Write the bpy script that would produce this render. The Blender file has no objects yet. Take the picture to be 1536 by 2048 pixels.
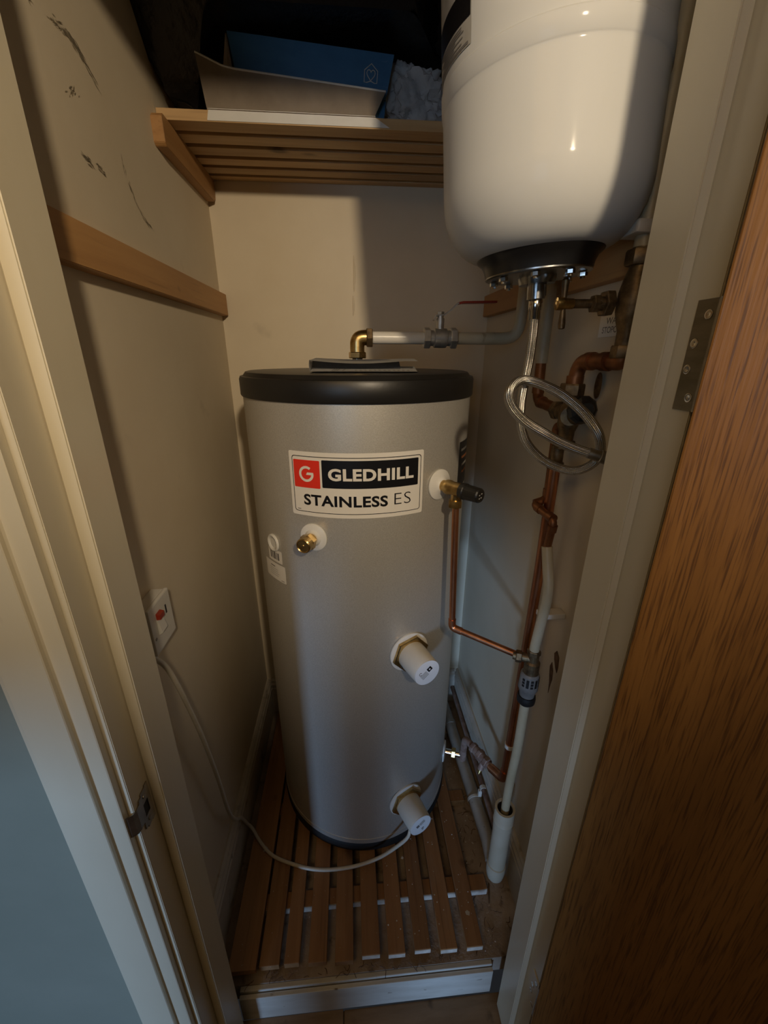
import bpy, bmesh, math, random
from mathutils import Vector, Matrix, noise as mnoise
random.seed(7)
C = bpy.context.scene.collection
S = bpy.context.scene

# ------------------------------------------------------------------ camera
cam_d = bpy.data.cameras.new('camera'); cam = bpy.data.objects.new('camera', cam_d); C.objects.link(cam)
PIT, YAW, ROL = math.radians(20.78), math.radians(-4.69), math.radians(0.21)
fw = Vector((-math.sin(YAW)*math.cos(PIT), math.cos(YAW)*math.cos(PIT), -math.sin(PIT)))
rt0 = Vector((math.cos(YAW), math.sin(YAW), 0)); up0 = rt0.cross(fw)
rt = rt0*math.cos(ROL) + up0*math.sin(ROL); up = -rt0*math.sin(ROL) + up0*math.cos(ROL)
M = Matrix((rt, up, -fw)).transposed().to_4x4(); M.translation = (0, 0, 1.384)
cam.matrix_world = M
cam_d.sensor_fit = 'HORIZONTAL'; cam_d.sensor_width = 36; cam_d.lens = 818.7/1536*36
cam_d.clip_start = 0.02; cam_d.clip_end = 30
S.camera = cam

# ------------------------------------------------------------------ world, lamps, exposure
W = bpy.data.worlds.new('world'); S.world = W; W.use_nodes = True
W.node_tree.nodes['Background'].inputs[0].default_value = (0.55, 0.6, 0.7, 1)
W.node_tree.nodes['Background'].inputs[1].default_value = 0.02
S.view_settings.view_transform = 'Standard'; S.view_settings.look = 'None'
S.view_settings.exposure = 0.0; S.view_settings.gamma = 1.0; S.view_settings.use_curve_mapping = False
WARM = (1.0, 0.80, 0.55)
def lamp(name, kind, loc, target, energy, color, **kw):
    d = bpy.data.lights.new(name, kind); d.energy = energy; d.color = color
    for k, v in kw.items(): setattr(d, k, v)
    o = bpy.data.objects.new(name, d); C.objects.link(o); o.location = loc
    o.rotation_euler = (Vector(target)-Vector(loc)).to_track_quat('-Z', 'Y').to_euler()
    return o
# the hall's ceiling spotlight, behind and above the camera, aimed at the top of the cylinder
lamp('hall_spotlight', 'SPOT', (0.32, -0.85, 2.02), (0.05, 1.0, 1.58), 66, WARM, spot_size=math.radians(66), spot_blend=0.8, shadow_soft_size=0.045)
lamp('warm_fill_light', 'AREA', (-0.45, -0.75, 2.2), (0.1, 0.4, 1.1), 4.4, (1.0, 0.64, 0.28), shape='DISK', size=0.6)  # added warm fill that lifts the brown shadows, not a fitting of the hall
# daylight: low and bluish, through openings cut in the unseen rear wall to shape its beam
lamp('daylight', 'SUN', (-2, -5, 1.2), (-2+.335, -5+.94, 1.2-.05), 1.8, (0.36, 0.60, 1.0), angle=math.radians(8))
lamp('cool_fill_light', 'AREA', (-0.62, -1.15, 1.5), (0.28, 1.0, 1.75), 0.75, (0.50, 0.72, 1.0), shape='RECTANGLE', size=0.45, size_y=0.6, spread=math.radians(80))  # added cool fill for the upper back wall, no window behind it

# ------------------------------------------------------------------ materials
def nmat(name, base=(.8, .8, .8), rough=.5, metal=0.0, **kw):
    m = bpy.data.materials.new(name); m.use_nodes = True
    b = m.node_tree.nodes['Principled BSDF']
    b.inputs['Base Color'].default_value = (*base, 1); b.inputs['Roughness'].default_value = rough; b.inputs['Metallic'].default_value = metal
    for k, v in kw.items(): b.inputs[k].default_value = v
    return m
def nodes(m): return m.node_tree.nodes, m.node_tree.links, m.node_tree.nodes['Principled BSDF']
def noise_mix(m, c1, c2, scale=(8, 8, 8), detail=6, lo=.35, hi=.7, coord='Object', nscale=1.0, rough=.6, dist=0.0):
    N, L, B = nodes(m)
    tc = N.new('ShaderNodeTexCoord'); mp = N.new('ShaderNodeMapping'); mp.inputs['Scale'].default_value = scale
    nz = N.new('ShaderNodeTexNoise'); nz.inputs['Scale'].default_value = nscale; nz.inputs['Detail'].default_value = detail; nz.inputs['Roughness'].default_value = rough; nz.inputs['Distortion'].default_value = dist
    cr = N.new('ShaderNodeValToRGB'); cr.color_ramp.elements[0].position = lo; cr.color_ramp.elements[1].position = hi
    cr.color_ramp.elements[0].color = (*c1, 1); cr.color_ramp.elements[1].color = (*c2, 1)
    L.new(tc.outputs[coord], mp.inputs[0]); L.new(mp.outputs[0], nz.inputs['Vector']); L.new(nz.outputs['Fac'], cr.inputs[0]); L.new(cr.outputs[0], B.inputs['Base Color'])
    return cr, nz, mp
def overlay(m, color, scale, lo, hi, strength=1.0, nscale=1.0, detail=8, coord='Object'):
    """a second noise layer of dirt or stain over what already feeds the base colour"""
    N, L, B = nodes(m)
    src = B.inputs['Base Color'].links[0].from_socket if B.inputs['Base Color'].links else None
    tc = N.new('ShaderNodeTexCoord'); mp = N.new('ShaderNodeMapping'); mp.inputs['Scale'].default_value = scale; mp.inputs['Location'].default_value = (3.1, 1.7, 5.3)
    nz = N.new('ShaderNodeTexNoise'); nz.inputs['Scale'].default_value = nscale; nz.inputs['Detail'].default_value = detail
    cr = N.new('ShaderNodeValToRGB'); cr.color_ramp.elements[0].position = lo; cr.color_ramp.elements[1].position = hi
    cr.color_ramp.elements[0].color = (0, 0, 0, 1); cr.color_ramp.elements[1].color = (strength,)*3+(1,)
    mx = N.new('ShaderNodeMixRGB'); mx.inputs[2].default_value = (*color, 1)
    if src: L.new(src, mx.inputs[1])
    else: mx.inputs[1].default_value = B.inputs['Base Color'].default_value
    L.new(tc.outputs[coord], mp.inputs[0]); L.new(mp.outputs[0], nz.inputs['Vector']); L.new(nz.outputs['Fac'], cr.inputs[0]); L.new(cr.outputs[0], mx.inputs[0]); L.new(mx.outputs[0], B.inputs['Base Color'])
def bump(m, scale=60, strength=.1, dist=.002, vec=(1, 1, 1), detail=3, coord='Object'):
    N, L, B = nodes(m)
    tc = N.new('ShaderNodeTexCoord'); mp = N.new('ShaderNodeMapping'); mp.inputs['Scale'].default_value = vec
    nz = N.new('ShaderNodeTexNoise'); nz.inputs['Scale'].default_value = scale; nz.inputs['Detail'].default_value = detail
    bp = N.new('ShaderNodeBump'); bp.inputs['Strength'].default_value = strength; bp.inputs['Distance'].default_value = dist
    L.new(tc.outputs[coord], mp.inputs[0]); L.new(mp.outputs[0], nz.inputs['Vector']); L.new(nz.outputs['Fac'], bp.inputs['Height']); L.new(bp.outputs[0], B.inputs['Normal'])
def wood(name, c1, c2, axis, rough=.55, knot=True, fine=90):
    sc = [26, 26, 26]; sc[axis] = 1.6
    m = nmat(name, c1, rough)
    N, L, B = nodes(m)
    noise_mix(m, c1, c2, tuple(sc), 8, .3, .72, dist=.6)
    dk = tuple(x*.55 for x in c1)
    s2 = [fine*2, fine*2, fine*2]; s2[axis] = 5
    overlay(m, dk, tuple(s2), .58, .75, .45)
    if knot:
        s3 = [14, 14, 14]; s3[axis] = 9
        overlay(m, tuple(x*.3 for x in c1), tuple(s3), .70, .76, .85, detail=1)
    bump(m, 1, .15, .001, tuple(s2))
    # each board a little different
    oi = N.new('ShaderNodeObjectInfo'); mr = N.new('ShaderNodeMapRange'); mr.inputs[3].default_value = .82; mr.inputs[4].default_value = 1.12
    hs = N.new('ShaderNodeHueSaturation'); src = B.inputs['Base Color'].links[0].from_socket
    L.new(oi.outputs['Random'], mr.inputs[0]); L.new(mr.outputs[0], hs.inputs['Value']); L.new(src, hs.inputs['Color']); L.new(hs.outputs[0], B.inputs['Base Color'])
    return m
M_wall = nmat('cream_wall_paint', (.66, .57, .42), .6); noise_mix(M_wall, (.64, .545, .395), (.70, .61, .46), (3, 3, 3)); overlay(M_wall, (.36, .30, .22), (9, 9, 9), .68, .80, .35); bump(M_wall, 90, .08, .002)
M_hall = nmat('hall_wall_paint', (.25, .26, .20), .7); noise_mix(M_hall, (.225, .24, .185), (.27, .28, .22), (3, 3, 3)); bump(M_hall, 120, .05)
M_ceil = nmat('ceiling_paint', (.7, .67, .6), .8); noise_mix(M_ceil, (.66, .63, .56), (.72, .69, .62))
M_gloss = nmat('white_gloss_paint', (.70, .66, .55), .32); noise_mix(M_gloss, (.67, .60, .44), (.74, .67, .51), (4, 4, 1.2)); overlay(M_gloss, (.40, .33, .23), (30, 30, 12), .70, .80, .4); bump(M_gloss, 70, .06, .002)
M_skirt = nmat('dusty_white_skirting', (.6, .54, .44), .5); noise_mix(M_skirt, (.50, .44, .35), (.64, .58, .49), (8, 8, 8)); overlay(M_skirt, (.18, .13, .08), (30, 30, 30), .60, .74, .6); bump(M_skirt, 60, .1)
M_sill = nmat('chipped_white_sill', (.6, .58, .53), .35); noise_mix(M_sill, (.52, .49, .43), (.68, .66, .60), (6, 30, 30)); overlay(M_sill, (.10, .065, .035), (22, 60, 40), .69, .75, .85)
M_floorc = nmat('dusty_cupboard_floor', (.33, .26, .2), .85); noise_mix(M_floorc, (.24, .17, .115), (.50, .41, .33), (7, 7, 7), 10); overlay(M_floorc, (.06, .035, .02), (26, 26, 26), .60, .72, .8); overlay(M_floorc, (.58, .50, .42), (120, 120, 120), .66, .72, .5); bump(M_floorc, 120, .4, .003)
M_board = nmat('bare_hall_boards', (.30, .21, .14), .7); noise_mix(M_board, (.22, .15, .09), (.38, .28, .19), (4, 22, 22), 9); overlay(M_board, (.07, .045, .03), (20, 20, 20), .6, .72, .7); bump(M_board, 1, .2, .002, (10, 120, 120))
M_slatf = wood('old_cedar_slats', (.24, .115, .043), (.38, .20, .082), 1); overlay(M_slatf, (.42, .33, .25), (10, 4, 10), .62, .80, .35); overlay(M_slatf, (.62, .56, .5), (150, 150, 150), .71, .745, .8)
M_pineX = wood('pine_slats', (.46, .28, .12), (.62, .42, .21), 0)
M_pineY = wood('pine_batten', (.42, .21, .07), (.56, .31, .115), 1)
M_white_end = nmat('white_painted_end', (.62, .56, .48), .5); noise_mix(M_white_end, (.45, .38, .31), (.70, .64, .56), (40, 40, 40))
# oak door: vertical grain with dark pores
M_oak = nmat('oak_veneer', (.3, .14, .04), .42)
noise_mix(M_oak, (.175, .075, .015), (.25, .112, .026), (45, 45, 1.8), 6, .3, .7, dist=.3)
overlay(M_oak, (.065, .025, .006), (600, 600, 17), .50, .66, .75, detail=3); overlay(M_oak, (.11, .048, .014), (9, 9, .5), .52, .72, .35); bump(M_oak, 1, .25, .001, (330, 330, 11))
M_silver = nmat('silver_cylinder_coating', (.55, .54, .51), .42, .5)
noise_mix(M_silver, (.50, .475, .425), (.60, .575, .52), (520, 520, 520), 2, .36, .64); bump(M_silver, 520, .15, .0006)
M_blackp = nmat('black_plastic', (.012, .011, .010), .38); bump(M_blackp, 160, .05)
M_blackm = nmat('matt_black', (.010, .009, .008), .6); bump(M_blackm, 200, .05)
M_rubber = nmat('black_rubber', (.010, .010, .011), .32); bump(M_rubber, 60, .06)
M_vessel = nmat('cream_white_enamel', (.62, .625, .61), .52, **{'Specular IOR Level': .18, 'Coat Weight': .10, 'Coat Roughness': .09}); noise_mix(M_vessel, (.60, .605, .59), (.64, .645, .63), (4, 4, 4)); overlay(M_vessel, (.42, .38, .32), (16, 16, 7), .70, .80, .30); bump(M_vessel, 120, .03, .001)
M_zinc = nmat('zinc_plate', (.34, .35, .36), .26, 1.0); noise_mix(M_zinc, (.25, .26, .27), (.42, .43, .44), (30, 30, 30)); bump(M_zinc, 80, .06)
M_chrome = nmat('bright_nickel', (.62, .60, .56), .16, 1.0); noise_mix(M_chrome, (.54, .52, .49), (.68, .66, .62), (60, 60, 60))
M_nickel = nmat('dull_nickel', (.60, .59, .56), .38, .75); noise_mix(M_nickel, (.50, .49, .46), (.68, .67, .64), (60, 60, 60))
M_steel = nmat('dull_steel', (.38, .35, .30), .36, 1.0); noise_mix(M_steel, (.30, .27, .22), (.46, .42, .36), (40, 40, 40))
M_hinge = nmat('brushed_hinge', (.20, .175, .125), .42, .9); noise_mix(M_hinge, (.17, .15, .10), (.24, .21, .155), (20, 20, 90))
M_brass = nmat('brass', (.60, .42, .17), .30, 1.0); noise_mix(M_brass, (.46, .30, .11), (.70, .52, .24), (60, 60, 60))
M_brassd = nmat('tarnished_brass', (.20, .14, .075), .5, .85); noise_mix(M_brassd, (.12, .08, .045), (.30, .21, .11), (60, 60, 60)); bump(M_brassd, 200, .12)
M_copper = nmat('copper', (.62, .27, .14), .36, 1.0); noise_mix(M_copper, (.44, .17, .08), (.72, .34, .18), (26, 26, 9)); bump(M_copper, 60, .06)
M_copperd = nmat('old_copper', (.33, .145, .065), .48, .85); noise_mix(M_copperd, (.20, .08, .035), (.42, .19, .085), (22, 22, 9)); bump(M_copperd, 70, .08)
M_copperp = nmat('dusty_copper', (.30, .2, .16), .65, .4); noise_mix(M_copperp, (.20, .12, .09), (.42, .31, .26), (40, 40, 40)); bump(M_copperp, 150, .2)
M_paintpipe = nmat('yellowed_painted_pipe', (.55, .47, .31), .4); noise_mix(M_paintpipe, (.49, .41, .26), (.60, .52, .36), (12, 12, 12)); overlay(M_paintpipe, (.28, .19, .1), (40, 40, 12), .68, .76, .6); bump(M_paintpipe, 90, .1)
M_whitepipe = nmat('white_painted_pipe', (.68, .65, .58), .3); noise_mix(M_whitepipe, (.64, .60, .52), (.72, .69, .63), (12, 30, 30)); bump(M_whitepipe, 140, .25, .001)
M_greypipe = nmat('dusty_white_plastic', (.45, .42, .36), .6); noise_mix(M_greypipe, (.38, .35, .30), (.53, .50, .44), (14, 14, 14)); overlay(M_greypipe, (.10, .07, .045), (60, 60, 60), .68, .74, .7); bump(M_greypipe, 160, .15)
M_trap = nmat('cream_plastic', (.58, .53, .42), .45); noise_mix(M_trap, (.50, .44, .32), (.59, .53, .41), (9, 9, 9)); overlay(M_trap, (.14, .10, .06), (50, 50, 50), .70, .75, .6)
M_clip = nmat('white_clip', (.7, .66, .58), .4); noise_mix(M_clip, (.6, .55, .47), (.74, .70, .62))
M_whitep = nmat('white_plastic', (.74, .72, .66), .35); noise_mix(M_whitep, (.70, .68, .62), (.77, .75, .70), (14, 14, 14))
M_capw = nmat('ivory_cap', (.62, .585, .50), .42); noise_mix(M_capw, (.59, .55, .47), (.65, .615, .53), (14, 14, 14))
M_capend = nmat('pale_cap_label', (.72, .72, .72), .4); noise_mix(M_capend, (.68, .68, .68), (.76, .76, .76), (14, 14, 14))
M_stk = nmat('sticker_white', (.78, .74, .66), .4); noise_mix(M_stk, (.76, .72, .64), (.80, .76, .69))
M_ink = nmat('sticker_black', (.006, .006, .008), .35); noise_mix(M_ink, (.005, .005, .007), (.008, .008, .010))
M_red = nmat('sticker_red', (.76, .035, .018), .35); noise_mix(M_red, (.74, .033, .016), (.78, .038, .02))
M_grey = nmat('print_grey', (.16, .15, .14), .5); noise_mix(M_grey, (.13, .12, .11), (.19, .18, .17), (200, 200, 200))
M_lblg = nmat('vessel_label_grey', (.40, .385, .35), .4); noise_mix(M_lblg, (.37, .355, .32), (.43, .415, .38), (60, 60, 60))
M_orange = nmat('print_orange', (.35, .12, .03), .5); noise_mix(M_orange, (.25, .08, .03), (.42, .16, .05), (60, 60, 60))
M_neon = nmat('red_switch_window', (.32, .03, .01), .3); noise_mix(M_neon, (.3, .028, .01), (.36, .035, .015))
M_redh = nmat('red_lever_sleeve', (.34, .03, .012), .45); noise_mix(M_redh, (.30, .025, .01), (.38, .04, .015))
M_cable = nmat('white_flex', (.62, .57, .47), .5); noise_mix(M_cable, (.58, .53, .43), (.66, .61, .51), (30, 30, 30))
M_paper = nmat('paper', (.66, .65, .63), .6); noise_mix(M_paper, (.62, .61, .59), (.69, .68, .66), (20, 20, 20))
M_inner = nmat('grey_inner_page', (.16, .16, .17), .6); noise_mix(M_inner, (.14, .14, .15), (.20, .20, .21), (20, 20, 20))
M_blue = nmat('blue_carton', (.035, .135, .27), .42); noise_mix(M_blue, (.028, .115, .24), (.042, .15, .30), (14, 14, 30)); overlay(M_blue, (.35, .40, .45), (20, 20, 110), .68, .76, .5)
M_card = nmat('grey_card', (.44, .36, .28), .7); noise_mix(M_card, (.40, .325, .25), (.48, .40, .32), (20, 20, 20)); bump(M_card, 80, .1)
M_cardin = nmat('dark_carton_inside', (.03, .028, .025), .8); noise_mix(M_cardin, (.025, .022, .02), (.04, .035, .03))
M_bag = nmat('black_bag', (.006, .006, .008), .30); bump(M_bag, 26, .5, .01, detail=5); noise_mix(M_bag, (.005, .005, .006), (.012, .011, .012), (6, 6, 6))
M_rust = nmat('bare_brown_wall', (.14, .075, .03), .8); noise_mix(M_rust, (.09, .045, .018), (.20, .11, .05), (60, 60, 60))
M_scuff = nmat('scuff_grey', (.15, .12, .07), .8); noise_mix(M_scuff, (.10, .08, .045), (.30, .25, .17), (120, 120, 120))
M_flake = nmat('paint_flake', (.62, .58, .52), .6); noise_mix(M_flake, (.5, .46, .4), (.7, .66, .6))
M_greyp = nmat('grey_plastic', (.20, .19, .175), .45); noise_mix(M_greyp, (.17, .16, .15), (.24, .23, .21), (40, 40, 40))
# clear wrap: thin shiny translucent film
M_wrap = nmat('clear_film', (.85, .86, .88), .16); noise_mix(M_wrap, (.78, .79, .8), (.92, .93, .95), (20, 20, 20)); nodes(M_wrap)[2].inputs['Alpha'].default_value = .40; bump(M_wrap, 22, 1.0, .02, detail=8)
# braided hose: woven wires from the tube's own UVs
M_hose = nmat('steel_braid', (.55, .52, .46), .27, 1.0)
def braid():
    N, L, B = nodes(M_hose)
    uv = N.new('ShaderNodeUVMap'); sp = N.new('ShaderNodeSeparateXYZ'); L.new(uv.outputs[0], sp.inputs[0])
    def mth(op, a, b=None):
        n = N.new('ShaderNodeMath'); n.operation = op
        for i, v in enumerate((a, b)):
            if v is None: continue
            if isinstance(v, (int, float)): n.inputs[i].default_value = v
            else: L.new(v, n.inputs[i])
        return n.outputs[0]
    u = mth('MULTIPLY', sp.outputs[0], 2*math.pi*330); v = mth('MULTIPLY', sp.outputs[1], 2*math.pi*9)
    a = mth('SINE', mth('ADD', u, v)); b = mth('SINE', mth('SUBTRACT', u, v))
    h = mth('MULTIPLY', a, b)
    bp = N.new('ShaderNodeBump'); bp.inputs['Strength'].default_value = .55; bp.inputs['Distance'].default_value = .0012
    L.new(h, bp.inputs['Height']); L.new(bp.outputs[0], B.inputs['Normal'])
    cr = N.new('ShaderNodeValToRGB'); cr.color_ramp.elements[0].color = (.10, .09, .075, 1); cr.color_ramp.elements[1].color = (.86, .83, .76, 1)
    cr.color_ramp.elements[0].position = .15; cr.color_ramp.elements[1].position = .6
    L.new(mth('ADD', mth('MULTIPLY', h, .5), .5), cr.inputs[0]); L.new(cr.outputs[0], B.inputs['Base Color'])
braid()

# ------------------------------------------------------------------ helpers
def link(name, bm, mat, parent=None, smooth=False, kind=None, label=None):
    me = bpy.data.meshes.new(name); bm.to_mesh(me); bm.free()
    for m in (mat if isinstance(mat, (list, tuple)) else [mat]): me.materials.append(m)
    if smooth:
        me.polygons.foreach_set('use_smooth', [True]*len(me.polygons))
        me.set_sharp_from_angle(angle=math.radians(38))
    o = bpy.data.objects.new(name, me); C.objects.link(o)
    if parent: o.parent = parent
    if kind: o['kind'] = kind
    if label: o['label'] = label
    return o
def thing(name, label, cat, loc=(0, 0, 0), group=None):
    o = bpy.data.objects.new(name, None); C.objects.link(o); o.location = loc; o.empty_display_size = .05
    o['label'] = label; o['category'] = cat
    if group: o['group'] = group
    return o
def tag(o, label, cat, group=None):
    o['label'] = label; o['category'] = cat
    if group: o['group'] = group
    return o
def bx(bm, x0, x1, y0, y1, z0, z1, bev=0.0):
    vs = [bm.verts.new(p) for p in ((x0,y0,z0),(x1,y0,z0),(x1,y1,z0),(x0,y1,z0),(x0,y0,z1),(x1,y0,z1),(x1,y1,z1),(x0,y1,z1))]
    fs = [bm.faces.new([vs[i] for i in f]) for f in ((0,3,2,1),(4,5,6,7),(0,1,5,4),(1,2,6,5),(2,3,7,6),(3,0,4,7))]
    if bev:
        es = list({e for f in fs for e in f.edges})
        bmesh.ops.bevel(bm, geom=es, offset=bev, segments=2, affect='EDGES', profile=.6)
    return bm
def box(*a, bev=0.0): return bx(bmesh.new(), *a, bev=bev)
def frame_of(d):
    d = Vector(d).normalized(); a = Vector((0, 0, 1)) if abs(d.z) < .9 else Vector((1, 0, 0))
    u = d.cross(a).normalized(); v = d.cross(u).normalized()
    return d, u, v
def lathe(bm, prof, origin, axis, n=40, caps=True):
    """prof: (distance along axis, radius)"""
    d, u, v = frame_of(axis); o = Vector(origin); rings = []
    for t, r in prof:
        rings.append([bm.verts.new(o+d*t+(u*math.cos(2*math.pi*k/n)+v*math.sin(2*math.pi*k/n))*max(r, 1e-5)) for k in range(n)])
    for A, B_ in zip(rings, rings[1:]):
        for k in range(n): bm.faces.new((A[k], A[(k+1) % n], B_[(k+1) % n], B_[k]))
    if caps:
        if prof[0][1] > 1e-4: bm.faces.new(rings[0][::-1])
        if prof[-1][1] > 1e-4: bm.faces.new(rings[-1])
    bmesh.ops.recalc_face_normals(bm, faces=bm.faces[:])
    return bm
def lat(prof, origin, axis, n=40, caps=True): return lathe(bmesh.new(), prof, origin, axis, n, caps)
def hexnut(bm, origin, axis, r, h, rot=0.0):
    d, u, v = frame_of(axis); o = Vector(origin); rr = []
    for t, k_ in ((0, .93), (h*.12, 1), (h*.88, 1), (h, .93)):
        rr.append([bm.verts.new(o+d*t+(u*math.cos(rot+math.pi*k/3)+v*math.sin(rot+math.pi*k/3))*r*k_) for k in range(6)])
    for A, B_ in zip(rr, rr[1:]):
        for k in range(6): bm.faces.new((A[k], A[(k+1) % 6], B_[(k+1) % 6], B_[k]))
    bm.faces.new(rr[0][::-1]); bm.faces.new(rr[-1])
    bmesh.ops.recalc_face_normals(bm, faces=bm.faces[:])
    return bm
def fillet(pts, rad, seg=6):
    pts = [Vector(p) for p in pts]
    if rad <= 0: return pts
    out = [pts[0]]
    for i in range(1, len(pts)-1):
        a, b, c = pts[i-1], pts[i], pts[i+1]
        r = min(rad, (a-b).length*.48, (c-b).length*.48)
        p, q = b+(a-b).normalized()*r, b+(c-b).normalized()*r
        for k in range(seg+1):
            t = k/seg; out.append(p*(1-t)**2+b*2*t*(1-t)+q*t*t)
    out.append(pts[-1]); return out
def spline(pts, sub=6):
    P = [Vector(p) for p in pts]; P = [P[0]*2-P[1]]+P+[P[-1]*2-P[-2]]; out = []
    for i in range(1, len(P)-2):
        for k in range(sub):
            t = k/sub; a, b, c, d = P[i-1:i+3]
            out.append(.5*((2*b)+(c-a)*t+(2*a-5*b+4*c-d)*t*t+(3*b-a-3*c+d)*t**3))
    out.append(P[-2]); return out
def tube(path, r, n=16, bm=None, uv=False, caps=True):
    bm = bm or bmesh.new(); path = [Vector(p) for p in path]; rs = r if isinstance(r, (list, tuple)) else [r]*len(path)
    ul = bm.loops.layers.uv.verify() if uv else None
    t0 = (path[1]-path[0]).normalized(); _, u, v = frame_of(t0); rings = []; s = 0.0; ss = []
    for i, p in enumerate(path):
        t = (path[min(i+1, len(path)-1)]-path[max(i-1, 0)]).normalized()
        q = t0.rotation_difference(t); u = q @ u; v = q @ v; t0 = t
        if i: s += (p-path[i-1]).length
        ss.append(s)
        rings.append([bm.verts.new(p+(u*math.cos(2*math.pi*k/n)+v*math.sin(2*math.pi*k/n))*rs[i]) for k in range(n)])
    for i, (A, B_) in enumerate(zip(rings, rings[1:])):
        for k in range(n):
            f = bm.faces.new((A[k], A[(k+1) % n], B_[(k+1) % n], B_[k]))
            if uv:
                for lp, (uu, vv) in zip(f.loops, ((ss[i], k/n), (ss[i], (k+1)/n), (ss[i+1], (k+1)/n), (ss[i+1], k/n))): lp[ul].uv = (uu, vv)
    if caps: bm.faces.new(rings[0][::-1]); bm.faces.new(rings[-1])
    bmesh.ops.recalc_face_normals(bm, faces=bm.faces[:])
    return bm
def prism(pts, axis, a0, a1, bev=0.0):
    """pts: 2-D outline in the two other axes (in order), extruded along axis"""
    bm = bmesh.new(); o = [i for i in range(3) if i != axis]
    def mk(p, a):
        c = [0, 0, 0]; c[o[0]], c[o[1]] = p; c[axis] = a; return bm.verts.new(c)
    A = [mk(p, a0) for p in pts]; B_ = [mk(p, a1) for p in pts]; n = len(pts)
    bm.faces.new(A[::-1]); bm.faces.new(B_)
    for k in range(n): bm.faces.new((A[k], A[(k+1) % n], B_[(k+1) % n], B_[k]))
    bmesh.ops.recalc_face_normals(bm, faces=bm.faces[:])
    if bev: bmesh.ops.bevel(bm, geom=bm.edges[:], offset=bev, segments=2, affect='EDGES')
    return bm
def textmesh(s, size, bold=0.0, space=1.0, shear=0.0):
    cu = bpy.data.curves.new('t', 'FONT'); cu.body = s; cu.size = size; cu.offset = bold; cu.space_character = space; cu.resolution_u = 4; cu.shear = shear
    o = bpy.data.objects.new('t', cu); C.objects.link(o)
    dg = bpy.context.evaluated_depsgraph_get(); me = bpy.data.meshes.new_from_object(o.evaluated_get(dg))
    bpy.data.objects.remove(o); bpy.data.curves.remove(cu)
    vs = [tuple(v.co) for v in me.vertices]; fs = [tuple(p.vertices) for p in me.polygons]; bpy.data.meshes.remove(me)
    x0 = min(v[0] for v in vs); x1 = max(v[0] for v in vs); y0 = min(v[1] for v in vs); y1 = max(v[1] for v in vs)
    return [((v[0]-x0)/(x1-x0), (v[1]-y0)/(y1-y0)) for v in vs], fs
def from_uv(vf, fn, bm=None):
    vs, fs = vf; bm = bm or bmesh.new(); V = [bm.verts.new(fn(*p)) for p in vs]
    for f in fs:
        try: bm.faces.new([V[i] for i in f])
        except ValueError: pass
    return bm

# ------------------------------------------------------------------ room shell
XL, XR, YB = -.374, .438, 1.39
FZ, CZ = -.15, -.045                     # hall floor, cupboard floor
TOP = 2.30
def struct(name, bm, mat, **k): return link(name, bm, mat, kind='structure', **k)
wl = struct('wall_left', box(XL-.1, XL, .504, YB+.1, FZ-.1, TOP), M_wall)
wr = struct('wall_right', box(XR, XR+.1, .504, YB+.1, FZ-.1, TOP), M_wall)
wb = struct('wall_back', box(XL, XR, YB, YB+.1, FZ-.1, TOP), M_wall)
bm = box(-1.75, -.3235, .399, .504, FZ-.1, TOP); bx(bm, .364, 1.6, .399, .504, FZ-.1, TOP); bx(bm, -.3235, .364, .399, .504, 1.96, TOP)
struct('wall_front', bm, M_hall)
struct('ceiling', box(-1.85, 1.7, -1.35, YB+.1, TOP, TOP+.08), M_ceil)
struct('wall_hall_left', box(-1.85, -1.75, -1.35, .504, FZ-.1, TOP), M_hall)
struct('wall_hall_right', box(1.6, 1.7, -1.35, .504, FZ-.1, TOP), M_hall)
bm = box(-.85, -.63, -1.35, -1.25, FZ-.1, TOP); bx(bm, -.31, 1.7, -1.35, -1.25, FZ-.1, TOP)      # unseen wall added as a mask: openings and pier shape the daylight beam
bx(bm, -1.75, -.85, -1.35, -1.25, 1.07, TOP); bx(bm, -.63, -.31, -1.35, -1.25, 1.0, TOP)
struct('wall_hall_beam_mask', bm, M_hall)
# hall floor: joist bed with loose boards, only those near the doorway are separate boards
fl = struct('floor', box(-1.85, 1.7, -1.35, .5254, FZ-.06, FZ-.012), M_board)
y = .5252
for k, wdt in enumerate((.062, .075, .092, .092, .092)):
    for x0, x1 in (((-1.0, -.055 if k == 0 else -.21), (-.052 if k == 0 else -.207, 1.0)) if k < 2 else ((-1.0, 1.0),)):
        dz = .002*random.random() + (-.006 if k == 0 and x0 > -.2 else 0)
        link('floor_board', box(x0, x1, y-wdt+.002, y, FZ-.012, FZ+dz, bev=.0012), M_board, fl)
    y -= wdt
struct('floor.001', box(XL, XR, .547, YB, CZ-.06, CZ), M_floorc)

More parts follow.
